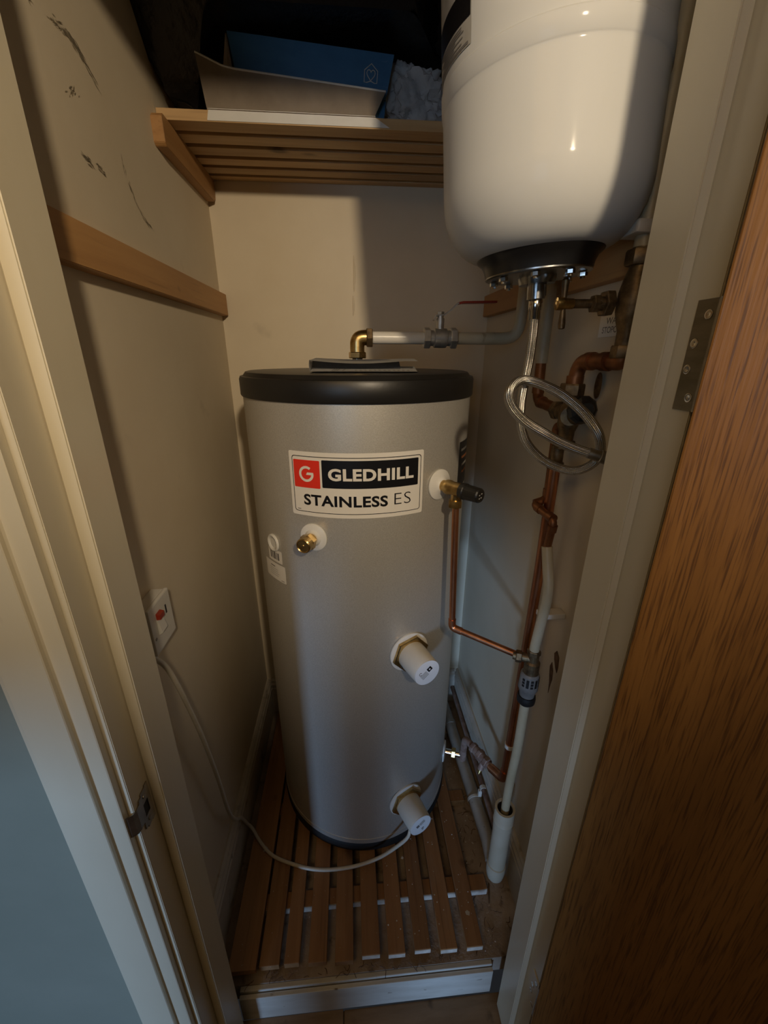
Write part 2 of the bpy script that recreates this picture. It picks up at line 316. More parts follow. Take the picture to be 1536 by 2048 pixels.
# door frame, left and right: lining with planted stop, architrave
def frame_part(name, profs):
    t = bpy.data.objects.new(name, None); C.objects.link(t); t['kind'] = 'structure'
    for nm, pts, z0, z1, bev in profs:
        link(nm, prism(pts, 2, z0, z1, bev), M_gloss, t)
    return t
R4 = lambda x0, x1, y0, y1: [(x0, y0), (x1, y0), (x1, y1), (x0, y1)]
tl = frame_part('trim_1', [
    ('door_lining', R4(-.3228, -.3048, .399, .504), FZ, 1.96, .001),
    ('door_stop', R4(-.3048, -.2889, .4417, .504), FZ, 1.93, .0015),
    ('architrave', [(-.3128, .3985), (-.3128, .3888), (-.3140, .388), (-.3325, .388), (-.3340, .386), (-.3342, .3815), (-.3352, .3805), (-.381, .3805), (-.386, .3815), (-.388, .384), (-.388, .3985)], FZ, 2.06, 0)])
tr = frame_part('trim_2', [
    ('door_lining', R4(.345, .363, .399, .504), FZ, 1.96, .001),
    ('door_stop', R4(.3326, .345, .4417, .504), FZ, 1.93, .0015),
    ('architrave', [(.353, .3985), (.353, .3888), (.354, .388), (.3725, .388), (.374, .386), (.3742, .3815), (.3752, .3805), (.421, .3805), (.426, .3815), (.428, .384), (.428, .3985)], FZ, 2.06, 0)])
bm = box(-.3048, .345, .399, .504, 1.945, 1.96); bx(bm, -.3048, .345, .4417, .504, 1.93, 1.945)
link('head_lining', bm, M_gloss, tl)
# rail behind the doorway foot: board, groove strip
t3 = bpy.data.objects.new('trim_3', None); C.objects.link(t3); t3['kind'] = 'structure'
link('sill_board', box(-.300, .322, .5255, .5345, FZ, -.054, bev=.0015), M_sill, t3)
link('sill_strip', box(-.300, .322, .5365, .5465, FZ, -.047, bev=.0015), M_sill, t3)
# skirtings with a stepped moulded top
def sk(d): return [(0, CZ), (d, CZ), (d, .078), (d*.82, .082), (d*.82, .090), (d*.98, .094), (d*.98, .100), (d*.6, .106), (d*.55, .112), (d*.68, .116), (d*.3, .122), (0, .122)]
struct('baseboard_left', prism([(XL+a, z) for a, z in sk(.017)], 1, .505, YB), M_skirt)
struct('baseboard_right', prism([(XR-a, z) for a, z in sk(.015)], 1, .505, YB), M_skirt)
struct('baseboard_back', prism([(YB-a, z) for a, z in sk(.015)], 0, XL+.017, XR-.015), M_skirt)

# keep on the left lining: strike plate with a lip bent round the edge and a latch hole
st = bpy.data.objects.new('strike_plate', None); C.objects.link(st); st.parent = tl
X = -.3046
def platehole():
    bm = bmesh.new()
    yo, zo = (.4105, .436), (.748, .817); yi, zi = (.4165, .4285), (.771, .794)
    o = [(yo[0], zo[0]+.008), (yo[0], zo[1]-.008), (yo[0]+.006, zo[1]), (yo[1], zo[1]), (yo[1], zo[0]), (yo[0]+.006, zo[0])]
    # two halves around the hole, as boxes with a lip
    bx(bm, X, X+.0016, yo[0], yi[0], zo[0]+.006, zo[1]-.006); bx(bm, X, X+.0016, yi[1], yo[1], zo[0], zo[1])
    bx(bm, X, X+.0016, yi[0], yi[1], zo[0]+.002, zi[0]); bx(bm, X, X+.0016, yi[0], yi[1], zi[1], zo[1]-.002)
    # lip
    pts = [(.4105, X), (.402, X+.0002), (.396, X-.002), (.3925, X-.007), (.391, X-.012)]
    for (ya, xa), (yb_, xb) in zip(pts, pts[1:]):
        vs = [bm.verts.new(p) for p in ((xa, ya, .768), (xb, yb_, .768), (xb, yb_, .806), (xa, ya, .806), (xa+.0016, ya, .768), (xb+.0014, yb_-.0006, .768), (xb+.0014, yb_-.0006, .806), (xa+.0016, ya, .806))]
        for f in ((0,1,2,3),(4,7,6,5),(0,4,5,1),(3,2,6,7)): bm.faces.new([vs[i] for i in f])
    return bm
link('plate', platehole(), M_steel, st)
link('latch_hole', box(X-.0004, X+.0004, .4165, .4285, .771, .794), M_blackm, st)
for z in (.8045, .7605): link('screw', lat([(0, .0034), (.0009, .0032), (.0012, .0018)], (X+.0016, .4225, z), (1, 0, 0), 12), M_steel, st)
# oak door standing open past the right jamb, butt hinge on the lining
dr = bpy.data.objects.new('door_1', None); C.objects.link(dr); dr['kind'] = 'structure'
A = math.radians(136.3); dd = Vector((-math.cos(A), -math.sin(A), 0)); nn = Vector((-math.sin(A), math.cos(A), 0))
dr.location = Vector((.3445, .395, 0)); dr.rotation_euler = (0, 0, math.atan2(dd.y, dd.x))
# local: x along the leaf, local +y is the outer side after turning
sgn = 1 if (Matrix.Rotation(dr.rotation_euler.z, 3, 'Z') @ Vector((0, 1, 0))).dot(nn) > 0 else -1
o = link('door_leaf', box(.002, .622, 0, sgn*.054 if sgn > 0 else -.054, FZ+.008, 1.92, bev=.0018) if sgn > 0 else box(.002, .622, -.054, 0, FZ+.008, 1.92, bev=.0018), M_oak, dr)
def hinge(z0, z1, mt):
    h = bpy.data.objects.new('butt_hinge', None); C.objects.link(h); h.parent = dr; h.matrix_parent_inverse = (Matrix.Translation(dr.location) @ Matrix.Rotation(dr.rotation_euler.z, 4, 'Z')).inverted()
    link('hinge_leaf', box(.3434, .3451, .3975, .4225, z0, z1, bev=.0004), mt, h)
    link('knuckle', lat([(0, .0045), (.002, .005), (z1-z0-.002, .005), (z1-z0, .0045)], (.3455, .3925, z0), (0, 0, 1), 14), M_steel, h)
    for yy, zz in ((.4055, .866), (.4145, .62), (.4155, .385), (.4045, .125)):
        bm = lat([(0, .0046), (.0007, .0045), (.0009, .0036), (.0004, .0012)], (.3436, yy, z0+(z1-z0)*zz), (-1, 0, 0), 16)
        link('hinge_screw', bm, M_chrome, h, smooth=True)
hinge(1.333, 1.4367, M_hinge); hinge(.118, .222, M_gloss)

# marks on the shell: scuffs (left wall), torn paint (right wall), paint runs (back wall)
def ribbon(pts, w, off, mat, parent, name):
    bm = bmesh.new(); pts = spline(pts, 4); L_, R_ = [], []
    for i, p in enumerate(pts):
        k = math.sin(math.pi*i/(len(pts)-1))*.9+.1; k *= .6+.8*mnoise.random()
        L_.append(bm.verts.new(p+Vector(off)*w*k)); R_.append(bm.verts.new(p-Vector(off)*w*k))
    for i in range(len(pts)-1): bm.faces.new((L_[i], L_[i+1], R_[i+1], R_[i]))
    return link(name, bm, mat, parent)
XS = XL+.0006
def scuff(pts, n, spread, ln):
    bm = bmesh.new(); path = spline(pts, 10)
    for k in range(n):
        i = random.randrange(len(path)-1); t = (path[i+1]-path[i]).normalized(); c = path[i].lerp(path[i+1], random.random())+Vector((0, random.gauss(0, spread), random.gauss(0, spread)))
        l = ln*random.uniform(.4, 1.3); w = Vector((0, -t.z, t.y))*random.uniform(.0003, .0009); t = (t+Vector((0, random.gauss(0, .25), random.gauss(0, .25)))).normalized()
        x = random.uniform(0, .0003)
        bm.faces.new([bm.verts.new(Vector((XS+x, v_.y, v_.z))) for v_ in (c-t*l, c-t*l*.2+w, c+t*l, c-t*l*.2-w)])
    return link('scuff_mark', bm, M_scuff, wl)
scuff([(XS,.755,1.792),(XS,.79,1.796),(XS,.815,1.790),(XS,.85,1.772)], 90, .003, .008)
scuff([(XS,.70,1.79),(XS,.715,1.785)], 14, .0015, .007); scuff([(XS,.765,1.655),(XS,.785,1.650)], 30, .0022, .006); scuff([(XS,.80,1.655),(XS,.82,1.652)], 18, .002, .006)
scuff([(XS,.89,1.70),(XS,.90,1.665),(XS,.93,1.63),(XS,.965,1.615)], 40, .002, .007); scuff([(XS,.845,1.53),(XS,.88,1.52)], 12, .0015, .006); scuff([(XS,.76,1.72),(XS,.79,1.735)], 14, .003, .005)
def blob(pts, x, mat, parent, name):
    bm = bmesh.new(); vs = [bm.verts.new((x, a, b)) for a, b in pts]; v2 = [bm.verts.new((x-.0008, a*.98+.02*pts[0][0], b)) for a, b in pts]
    bm.faces.new(v2); n = len(vs)
    for k in range(n): bm.faces.new((vs[k], vs[(k+1) % n], v2[(k+1) % n], v2[k]))
    return link(name, bm, mat, parent)
blob([(.695,.785),(.704,.772),(.700,.758),(.690,.742),(.682,.735),(.680,.752),(.683,.776)], XR-.0001, M_rust, wr, 'torn_paint')
blob([(.706,.745),(.712,.730),(.708,.708),(.703,.690),(.700,.662),(.697,.690),(.694,.706),(.696,.728)], XR-.0001, M_rust, wr, 'torn_paint')
blob([(.60,1.735),(.615,1.742),(.622,1.725),(.615,1.712),(.603,1.716)], XR-.0001, M_rust, wr, 'torn_paint')
for pts in ([(.022,YB-.001,1.66),(.023,YB-.001,1.61),(.021,YB-.001,1.565)], [(.018,YB-.001,1.555),(.019,YB-.001,1.53),(.017,YB-.001,1.50)]):
    link('paint_run', tube(spline(pts, 5), [.001+.0022*math.sin(math.pi*i/10)+.0004*math.sin(i*3) for i in range(11)], 8), M_wall, wb, smooth=True)

# ------------------------------------------------------------------ slatted floor (duckboard)
db = thing('slatted_duckboard', 'low duckboard of reddish brown wooden slats on the cupboard floor', 'duckboard', (0, .95, CZ))
def P(name, bm, mat, par, smooth=False, label=None, kind=None):
    o = link(name, bm, mat, par, smooth, kind, label)
    if par: o.matrix_parent_inverse = Matrix.Translation(world_loc(par)).inverted()
    return o
def world_loc(o):
    return Vector(o.get('wl', o.location))
def sub(name, par, loc=None):
    o = bpy.data.objects.new(name, None); C.objects.link(o); o.parent = par; o.empty_display_size = .03; o['wl'] = tuple(world_loc(par)); del_ = None
    return o
edges = [(-.328, -.2615), (-.2545, -.2065), (-.1945, -.158), (-.136, -.0915), (-.0712, -.0258), (-.005, .0405), (.0605, .1035), (.1265, .168), (.1915, .2345), (.258, .300)]
for k, (x0, x1) in enumerate(edges):
    y0 = .556+random.uniform(-.004, .003)
    o = P('slat', box(x0, x1, y0, 1.352, -.018, 0, bev=.0015), M_slatf, db)
    if k >= 5: P('painted_slat_end', box(x0+.001, x1-.001, y0-.0006, y0+.0003, -.0165, -.0015), M_white_end, o, label='white painted front end of a slat')
for yb0 in (.677, .925, 1.19):
    o = P('cross_batten', box(-.31, .352, yb0, yb0+.036, CZ, -.018, bev=.001), M_slatf, db)
    P('painted_batten_face', box(-.308, .3515, yb0-.0008, yb0+.0002, CZ+.002, -.0195), M_white_end, o, label='white painted front face of a cross batten')
# flakes of paint on slats and floor
bm = bmesh.new()
def flake(x, y, z, s):
    n = random.randint(4, 6); a0 = random.random()*6
    vs = [bm.verts.new((x+math.cos(a0+6.283*k/n)*s*random.uniform(.6, 1), y+math.sin(a0+6.283*k/n)*s*random.uniform(.6, 1), z+random.uniform(.0004, .0016))) for k in range(n)]
    bm.faces.new(vs)
flake(-.286, .815, 0, .0085); flake(.277, .62, 0, .009); flake(.12, .76, 0, .006)
for k in range(70):
    e = random.choice(edges[6:]); flake(random.uniform(e[0]+.004, e[1]-.004), random.uniform(.58, 1.0), 0, random.uniform(.001, .003))
for k in range(60): flake(random.uniform(.30, .36), random.uniform(.56, 1.1), CZ, random.uniform(.001, .003))
o = link('paint_flakes', bm, M_flake, kind='stuff'); o['label'] = 'scattered white paint flakes on slats and floor'; o['category'] = 'debris'
bm = bmesh.new()
for k in range(95):
    x = random.choice((random.uniform(.305, .40), random.uniform(.305, .36), random.uniform(-.30, .32))); yy = random.uniform(.56, .98) if x > .305 else random.uniform(.548, .556)
    pts = [Vector((x, yy, CZ+.0012))]
    a = random.random()*6
    for j in range(random.randint(2, 4)):
        a += random.uniform(-1, 1); pts.append(pts[-1]+Vector((math.cos(a), math.sin(a), 0))*random.uniform(.003, .008))
    tube(pts, random.uniform(.0004, .0009), 4, bm)
o = link('floor_debris', bm, M_rust, kind='stuff'); o['label'] = 'brown fibres and crumbs littering the bare cupboard floor'; o['category'] = 'debris'

# ------------------------------------------------------------------ hot water cylinder
CX, CY, R = .022, 1.065, .275
cyl = thing('hot_water_cylinder', 'tall silver hot water cylinder with black lid standing on slats', 'water cylinder', (CX, CY, 0))
def cp(ang, z, out=0.0):
    a = math.radians(ang); return Vector((CX+(R+out)*math.sin(a), CY-(R+out)*math.cos(a), z))
def cdir(ang): a = math.radians(ang); return Vector((math.sin(a), -math.cos(a), 0))
body = P('casing', lat([(.028, R-.004), (.03, R), (.046, R), (.0465, R+.0012), (.049, R+.0012), (.0495, R), (1.312, R)], (CX, CY, 0), (0, 0, 1), 160, False), M_silver, cyl, True)
P('base_ring', lat([(0, R-.006), (.001, R+.002), (.022, R+.003), (.030, R-.001), (.030, R-.006)], (CX, CY, 0), (0, 0, 1), 128), M_blackm, cyl, True)
P('lid', lat([(1.300, R-.002), (1.300, R+.003), (1.303, R+.0045), (1.336, R+.0045), (1.342, R+.002), (1.343, R-.004), (1.351, R-.010), (1.3525, R-.016), (1.3525, 0)], (CX, CY, 0), (0, 0, 1), 160, False), M_blackp, cyl, True)
P('casing_seam', tube([cp(-86, z, .0006) for z in (.03, .5, 1.0, 1.30)], .0016, 6), M_silver, body)
def panel(a0, a1, z0, z1, out, n=24, rc=0.0):
    """curved sheet on the casing with rounded corners"""
    bm = bmesh.new(); w = math.radians(a1-a0)*R; h = z1-z0; pts = []
    xs = [rc-rc*math.cos(math.pi/2*k/4) for k in range(5)] if rc else [0]
    cols = sorted(set([x for x in xs]+[w-x for x in xs]+[w*k/n for k in range(1, n) if rc < w*k/n < w-rc])) if rc else [w*k/n for k in range(n+1)]
    top, bot = [], []
    for x in cols:
        e = min(x, w-x); d = rc-math.sqrt(max(rc*rc-(rc-e)**2, 0)) if rc and e < rc else 0
        a = a0+math.degrees(x/R)
        top.append(bm.verts.new(cp(a, z1-d, out))); bot.append(bm.verts.new(cp(a, z0+d, out)))
    for k in range(len(cols)-1): bm.faces.new((bot[k], bot[k+1], top[k+1], top[k]))
    return bm
def onc(a0, a1, z0, z1, out): return lambda u, v: cp(a0+(a1-a0)*u, z0+(z1-z0)*v, out)
stk = P('name_sticker', panel(-32.7, 27.5, 1.070, 1.207, .0004, 28, .004), M_stk, cyl, label='white sticker with red and black panels')
bm = panel(-31.2, 26.2, 1.0785, 1.198, .0007, 28, .006); P('border_line', bm, M_ink, stk)
P('inner_field', panel(-30.85, 25.85, 1.0800, 1.1965, .0009, 28, .005), M_stk, stk)
P('red_panel', panel(-30.4, -18.1, 1.132, 1.190, .0012, 8, .002), M_red, stk)
P('black_panel', panel(-17.2, 24.7, 1.1345, 1.192, .0012, 22, .002), M_ink, stk)
P('lettering', from_uv(textmesh('GLEDHILL', .03, .0011, 1.06), onc(-14.5, 22.4, 1.1502, 1.1758, .0016)), M_stk, stk)
P('lettering', from_uv(textmesh('STAINLESS', .03, .0009, 1.06), onc(-26.2, 10.7, 1.0945, 1.1185, .0013)), M_ink, stk)
P('lettering', from_uv(textmesh('ES', .03, -.0004, 1.08), onc(13.6, 21.3, 1.0965, 1.1215, .0013)), M_ink, stk)
# the G emblem: open ring with an inward bar ending in a slanted tip
bm = bmesh.new(); prev = None
gc, gr = (-24.3, 1.1612), .0165
def gp(x, zz): return cp(gc[0]+math.degrees(x/R), gc[1]+zz, .0016)
for k in range(33):
    a = math.radians(52+ (360-52-2)*k/32)
    pr = [bm.verts.new(gp(math.cos(a)*rr, math.sin(a)*rr)) for rr in (gr, gr-.0052)]
    if prev: bm.faces.new((prev[0], pr[0], pr[1], prev[1]))
    prev = pr
bm.faces.new([bm.verts.new(gp(*p)) for p in ((.0165, .0002), (.0155, .0035), (.0022, .0035), (-.0005, -.0018), (.0113, -.0018))])
P('emblem', bm, M_stk, stk)
P('small_print', panel(-29.6, -28.0, 1.0835, 1.0850, .0013, 2), M_grey, stk)
# labels on the left flank
P('plug_rim', lat([(0, .0215), (.003, .0215), (.005, .019), (.0035, .0135), (.002, .012), (.002, 0)], cp(-48.6, .979, 0), cdir(-48.6), 32), M_whitep, cyl, True, label='white plastic plug in the left flank')
lb = P('barcode_label', panel(-54.6, -42.8, .930, .962, .0005, 6, .002), M_stk, cyl, label='white label with barcode')
for k, (a, w) in enumerate(((-52.6, 1.1), (-50.9, .8), (-49.6, 1.6), (-47.4, .6), (-46.3, 1.2))): P('bar', panel(a, a+w, .9365, .955, .0008, 2), M_grey, lb)
lb = P('rating_label', panel(-59.0, -41.2, .880, .925, .0004, 8, .002), M_stk, cyl, label='white printed rating label')
P('print_line', panel(-53.5, -49.5, .914, .9165, .0007, 3), M_grey, lb)
for k in range(4): P('print_line', panel(-54.5, -46+random.uniform(-1.5, .5), .9075-.0055*k, .9087-.0055*k, .0007, 4), M_lblg, lb)
P('print_line', panel(-45, -42.5, .8835, .885, .0007, 2), M_grey, lb)
lb = P('energy_label', panel(54.5, 77, 1.095, 1.203, .0004, 8), M_ink, cyl, label='black printed label on right flank')
for k in range(4): P('print_line', panel(57+k, 70, 1.18-.018*k, 1.186-.018*k, .0007, 4), (M_grey, M_orange, M_lblg, M_orange)[k], lb)
# capped boss
bs = sub('capped_boss', cyl)
P('gasket', lat([(0, .031), (.003, .031), (.0045, .0285), (.006, .019), (.012, .015)], cp(-22.6, 1.022), cdir(-22.6), 40), M_whitep, bs, True)
bm = lat([(.008, .0125), (.024, .0125)], cp(-22.6, 1.022), cdir(-22.6), 24); hexnut(bm, cp(-22.6, 1.022, .020), cdir(-22.6), .0185, .016, .3)
lathe(bm, [(.034, .0165), (.048, .0160), (.050, .0140), (.0485, .0125), (.0485, .003), (.0495, .0015)], cp(-22.6, 1.022), cdir(-22.6), 28)
P('brass_cap', bm, M_brass, bs)
# immersion heaters
def heater(ang, z, text_up):
    h = sub('immersion_heater', cyl); d = cdir(ang)
    P('gasket', lat([(0, .052), (.004, .052), (.006, .049), (.006, .04)], cp(ang, z), d, 48), M_whitep, h, True)
    bm = bmesh.new(); hexnut(bm, cp(ang, z, .006), d, .049, .009, .2); P('brass_nut', bm, M_brass, h)
    P('cap', lat([(.012, .0355), (.03, .0358), (.079, .0335), (.082, .032)], cp(ang, z), d, 48), M_capw, h, True)
    P('end_disc', lat([(.0815, .0325), (.0835, .0325), (.0838, .031), (.0838, 0)], cp(ang, z), d, 48), M_capend, h, True)
    c = cp(ang, z, .0843); _, u, v = frame_of(d)
    r = Vector((math.cos(math.radians(ang)), math.sin(math.radians(ang)), 0)); upv = Vector((0, 0, 1))
    e1 = (r*.8+upv*.6) if text_up else (r*.85+upv*.5); e2 = (upv*.8-r*.6) if text_up else (upv*.85-r*.5)
    def quad(a0, a1, b0, b1, m, off=0):
        bm = bmesh.new(); bm.faces.new([bm.verts.new(c+d*off+e1*a+e2*b) for a, b in ((a0, b0), (a1, b0), (a1, b1), (a0, b1))]); P('label_print', bm, m, h)
    if text_up:
        quad(.004, .016, -.002, .010, M_ink); quad(.008, .012, .002, .006, M_capend, .0003)
        for k in range(4): quad(-.018, .001, -.006+.004*k, -.0045+.004*k, M_grey)
        bm = bmesh.new(); q = c+e1*(-.013)+e2*.013; tube([q+(e1*math.cos(a)+e2*math.sin(a))*.0035 for a in [6.283*k/14 for k in range(12)]], .0006, 5, bm); P('emblem', bm, M_grey, h)
    else:
        quad(-.012, -.003, .002, .012, M_grey); 
        for k in range(4): quad(-.001, .017, .001+.003*k, .0026+.003*k, M_lblg)
        bm = bmesh.new(); q = c+e1*(-.002)+e2*(-.016); tube([q+(e1*math.cos(a)+e2*math.sin(a))*.0035 for a in [6.283*k/14 for k in range(12)]], .0006, 5, bm); P('emblem', bm, M_ink, h)
    return h
h1 = heater(22.8, .708, True)
d = cdir(22.8); P('cable_gland_slot', lat([(0, .0045), (.002, .0045)], cp(22.8, .708, .024)+Vector((-.030, -.012, -.016)), (-.6, -.3, -.6), 14), M_blackm, h1)
heater(23.6, .178, False)
# temperature and pressure relief valve on its boss, right flank
rv = sub('relief_valve', cyl); TA, TZ = 37.7, 1.123; d = cdir(TA)
P('gasket', lat([(0, .034), (.003, .034), (.005, .031), (.0065, .02), (.012, .014)], cp(TA, TZ), d, 40), M_whitep, rv, True)
bm = lat([(.008, .0125), (.022, .0125), (.022, .0155), (.030, .0165), (.036, .0145), (.052, .0150), (.064, .0135)], cp(TA, TZ), d, 28)
q = cp(TA, TZ, .047); lathe(bm, [(0, .010), (.028, .010)], q, (0, 0, -1), 24); hexnut(bm, q+Vector((0, 0, -.024)), (0, 0, -1), .0155, .016, .2)
P('valve_body', bm, M_brass, rv, True)
P('black_cap', lat([(.060, .0135), (.062, .0175), (.072, .0178), (.074, .0165), (.106, .0155), (.109, .0135), (.109, 0)], cp(TA, TZ), d, 24), M_blackp, rv)
c = cp(TA, TZ, .1093); r = Vector((math.cos(math.radians(TA)), math.sin(math.radians(TA)), 0))
for a, b in ((-.004, .002), (.003, .004), (.002, -.004), (-.004, -.005)):
    bm = bmesh.new(); bm.faces.new([bm.verts.new(c+r*(a+p)+Vector((0, 0, b+q_))) for p, q_ in ((-.0018, -.0012), (.0018, -.0012), (.0018, .0012), (-.0018, .0012))]); P('cap_print', bm, M_lblg, rv)
# cold inlet boss low on the right flank
ib = sub('inlet_boss', cyl); IA, IZ = 71, .155; d = cdir(IA)
P('gasket', lat([(0, .033), (.003, .033), (.005, .029), (.0065, .016)], cp(IA, IZ), d, 40), M_whitep, ib, True)
P('stub', lat([(.004, .0095), (.055, .0095)], cp(IA, IZ), d, 24), M_chrome, ib, True)
bm = bmesh.new(); hexnut(bm, cp(IA, IZ, .026), d, .0165, .014); P('brass_nut', bm, M_brass, ib)

# leaflet folded open on the lid
lf = thing('instruction_leaflet', 'folded grey printed leaflet lying on the black cylinder lid', 'leaflet', (.03, .98, 1.353))
def sheet(fn, nu, nv, th=.0006):
    bm = bmesh.new(); g = [[bm.verts.new(fn(i/nu, j/nv)) for j in range(nv+1)] for i in range(nu+1)]
    for i in range(nu):
        for j in range(nv): bm.faces.new((g[i][j], g[i+1][j], g[i+1][j+1], g[i][j+1]))
    bmesh.ops.solidify(bm, geom=bm.faces[:], thickness=th); return bm
P('lower_page', sheet(lambda u, v: (-.080+.222*u+.004*v, .892+.075*v, 1.3552+.0085*v), 12, 4), M_paper, lf)
P('lower_page', sheet(lambda u, v: (-.078+.222*u+.006*v, .894+.115*v, 1.3534), 8, 2), M_paper, lf)
P('inner_page', sheet(lambda u, v: (-.079+.19*u, .930+.035*v, 1.3595+.016*v+.003*math.sin(u*2.6)*v), 16, 4), M_inner, lf)
P('upper_page', sheet(lambda u, v: (-.080+.224*u+.006*v, .897+.10*v, 1.3765+.0045*v-.0055*math.sin(min(1, u*1.15)*math.pi)*(1-.5*v)-.001*u), 24, 4), M_paper, lf)
P('fold', sheet(lambda u, v: (-.080-.0015*math.sin(math.pi*u), .894+.10*v+.003*u, 1.355+.0225*u), 6, 2), M_paper, lf)
for k, x in enumerate((-.036, -.031, -.026, -.014)): P('print_line', from_uv(([(0,0),(1,0),(1,1),(0,1)],[(0,1,2,3)]), lambda u, v, x=x: (x+.0013*u+.007*v, .897+.03*v, 1.3568+.0034*v)), M_grey, lf)
for k in range(12): P('print_line', from_uv(([(0,0),(1,0),(1,1),(0,1)],[(0,1,2,3)]), lambda u, v, k=k: (.012+.010*k+.0045*u, .898+.012*v, 1.3569+.00136*v)), M_lblg, lf)

# ------------------------------------------------------------------ expansion vessel
V0 = Vector((.2865, .683, 1.497)); VA = Vector((-.068, .0, 1)).normalized()
ev = thing('expansion_vessel', 'white pressure expansion vessel hanging on the right wall above the pipes', 'expansion vessel', tuple(V0))
prof = [(.018, .076)]
for k in range(0, 11):
    a = math.pi/2*k/10; prof.append((.104-.078*math.cos(a), .080+.058*math.sin(a)))
prof += [(.106, .138), (.15, .138), (.195, .138), (.199, .138), (.2005, .1385), (.202, .1396), (.221, .1398), (.223, .138), (.226, .138), (.32, .138), (.415, .138), (.42, .138)]
for k in range(1, 9):
    a = math.pi/2*k/8; prof.append((.42+.08*math.sin(a), .138*math.cos(a) if k < 8 else .001))
shell = P('shell', lat(prof, V0, VA, 96), M_vessel, ev, True)
P('rubber_collar', lat([(.003, .076), (.012, .078), (.020, .082), (.0245, .088), (.027, .0895), (.0285, .087), (.027, .076)], V0, VA, 72), M_rubber, ev, True)
P('flange_plate', lat([(0, .062), (0, .0735), (.0012, .076), (.0045, .076), (.006, .074), (.008, .072)], V0, VA, 72), M_zinc, ev, True)
_, vu, vv = frame_of(VA)
for k in range(8):
    a = 2*math.pi*k/8+.35; c = V0+(vu*math.cos(a)+vv*math.sin(a))*.063
    bm = bmesh.new(); hexnut(bm, c-VA*.0065, VA, .0065, .006); lathe(bm, [(-.009, .0035), (-.006, .0035)], c, VA, 12); P('flange_bolt', bm, M_chrome, ev)
bm = lat([(-.010, .026), (-.002, .028), (.001, .028)], V0, VA, 32); lathe(bm, [(-.030, .0135), (-.008, .0135)], V0, VA, 24); P('connection_stub', bm, M_zinc, ev, True)
def vp(ang, t, out=0.0):
    a = math.radians(ang); dx = Vector((math.sin(a), -math.cos(a), 0)); dx = (dx-VA*dx.dot(VA)).normalized(); return V0+VA*t+dx*(.138+out)
def vpanel(a0, a1, t0, t1, out, n=14):
    bm = bmesh.new(); T = []
    for k in range(n+1): a = a0+(a1-a0)*k/n; T.append((bm.verts.new(vp(a, t0, out)), bm.verts.new(vp(a, t1, out))))
    for A_, B_ in zip(T, T[1:]): bm.faces.new((A_[0], B_[0], B_[1], A_[1]))
    return bm
lb = P('rating_label', vpanel(-104, -62, .232, .40, .0008, 24), M_lblg, ev, label='grey printed label with black band')
P('label_band', vpanel(-104, -62.5, .256, .283, .0012, 24), M_ink, lb)
for k in range(9): P('print_line', vpanel(-96+3*(k % 3), -66-2*(k % 2)-random.uniform(0, 9), .2525-.0024*k, .2538-.0024*k, .0012, 12), M_grey, lb)
P('print_line', vpanel(-98, -64, .2335, .2362, .0012, 18), M_grey, lb)
P('wall_bracket', box(.392, .437, .665, .705, 1.72, 1.80), M_vessel, ev)

# braided hose in a loop below it
hs = thing('braided_hose', 'braided steel flexible hose looped below the white expansion vessel', 'hose', (.29, .69, 1.45))
hp = [(.2895,.684,1.455),(.292,.686,1.43),(.294,.69,1.405),(.293,.69,1.375),(.293,.70,1.332),(.297,.71,1.302),(.302,.715,1.275),(.315,.712,1.242),(.339,.70,1.215),(.37,.69,1.199),(.392,.675,1.196),(.407,.662,1.205),(.416,.65,1.222),(.404,.628,1.2465),(.387,.614,1.272),(.368,.615,1.295),(.355,.633,1.3125),(.339,.660,1.3295),(.318,.678,1.341),(.290,.682,1.3485),(.268,.67,1.346),(.250,.65,1.332),(.252,.638,1.312),(.273,.63,1.290),(.308,.628,1.270),(.341,.624,1.254),(.372,.619,1.243),(.398,.610,1.236)]
P('braid', tube(spline(hp, 8), .0078, 18, uv=True), M_hose, hs, True)
a = Vector(hp[0]); dn = (Vector(hp[1])-a).normalized()
bm = lat([(-.030, .0085), (-.012, .0085), (-.012, .0095), (-.003, .0098), (-.002, .0105), (.010, .0105), (.012, .0095), (.022, .0092), (.024, .0085)], a+Vector((0, 0, .008)), dn, 24); P('ferrule', bm, M_chrome, hs, True)
bm = bmesh.new(); hexnut(bm, a+Vector((-.0005, 0, .034)), dn, .0155, .020, .4); P('union_nut', bm, M_chrome, hs)
b = Vector(hp[-1]); dn = (b-Vector(hp[-2])).normalized()
P('ferrule', lat([(-.022, .0088), (-.004, .0090), (-.003, .0105), (.010, .0105)], b, dn, 20), M_steel, hs, True)

# ------------------------------------------------------------------ pipework
CU = fillet
# hot outlet: brass elbow, white painted pipe, lever valve, pipe up the wall
YP, ZP = 1.03, 1.4250
op = thing('hot_outlet_pipe', 'white painted pipe leaving the lid through a brass elbow', 'pipe', (.022, YP, 1.353))
P('stub', lat([(0, .012), (.04, .012)], (.0205, YP, 1.3527), (0, 0, 1), 24), M_steel, op, True)
bm = tube(CU([(.0205, YP, 1.386), (.0205, YP, ZP), (.052, YP, ZP)], .018, 10), .0168, 24); 
P('brass_elbow', bm, M_brass, op, True)
bm = bmesh.new(); hexnut(bm, (.0205, YP, 1.380), (0, 0, 1), .021, .014, .2); P('elbow_nut', bm, M_brass, op)
bm = bmesh.new(); hexnut(bm, (.042, YP, ZP), (1, 0, 0), .0225, .014, .1); P('elbow_nut', bm, M_brassd, op)
P('pipe_run', tube([(.054, YP, ZP), (.182, YP, ZP)], .0135, 20), M_whitepipe, op, True)
P('pipe_run', tube(CU([(.250, YP, ZP), (.402, YP-.002, ZP), (.402, YP-.012, 1.50), (.402, YP-.012, 1.82)], .04, 10), .0135, 20), M_paintpipe, op, True)
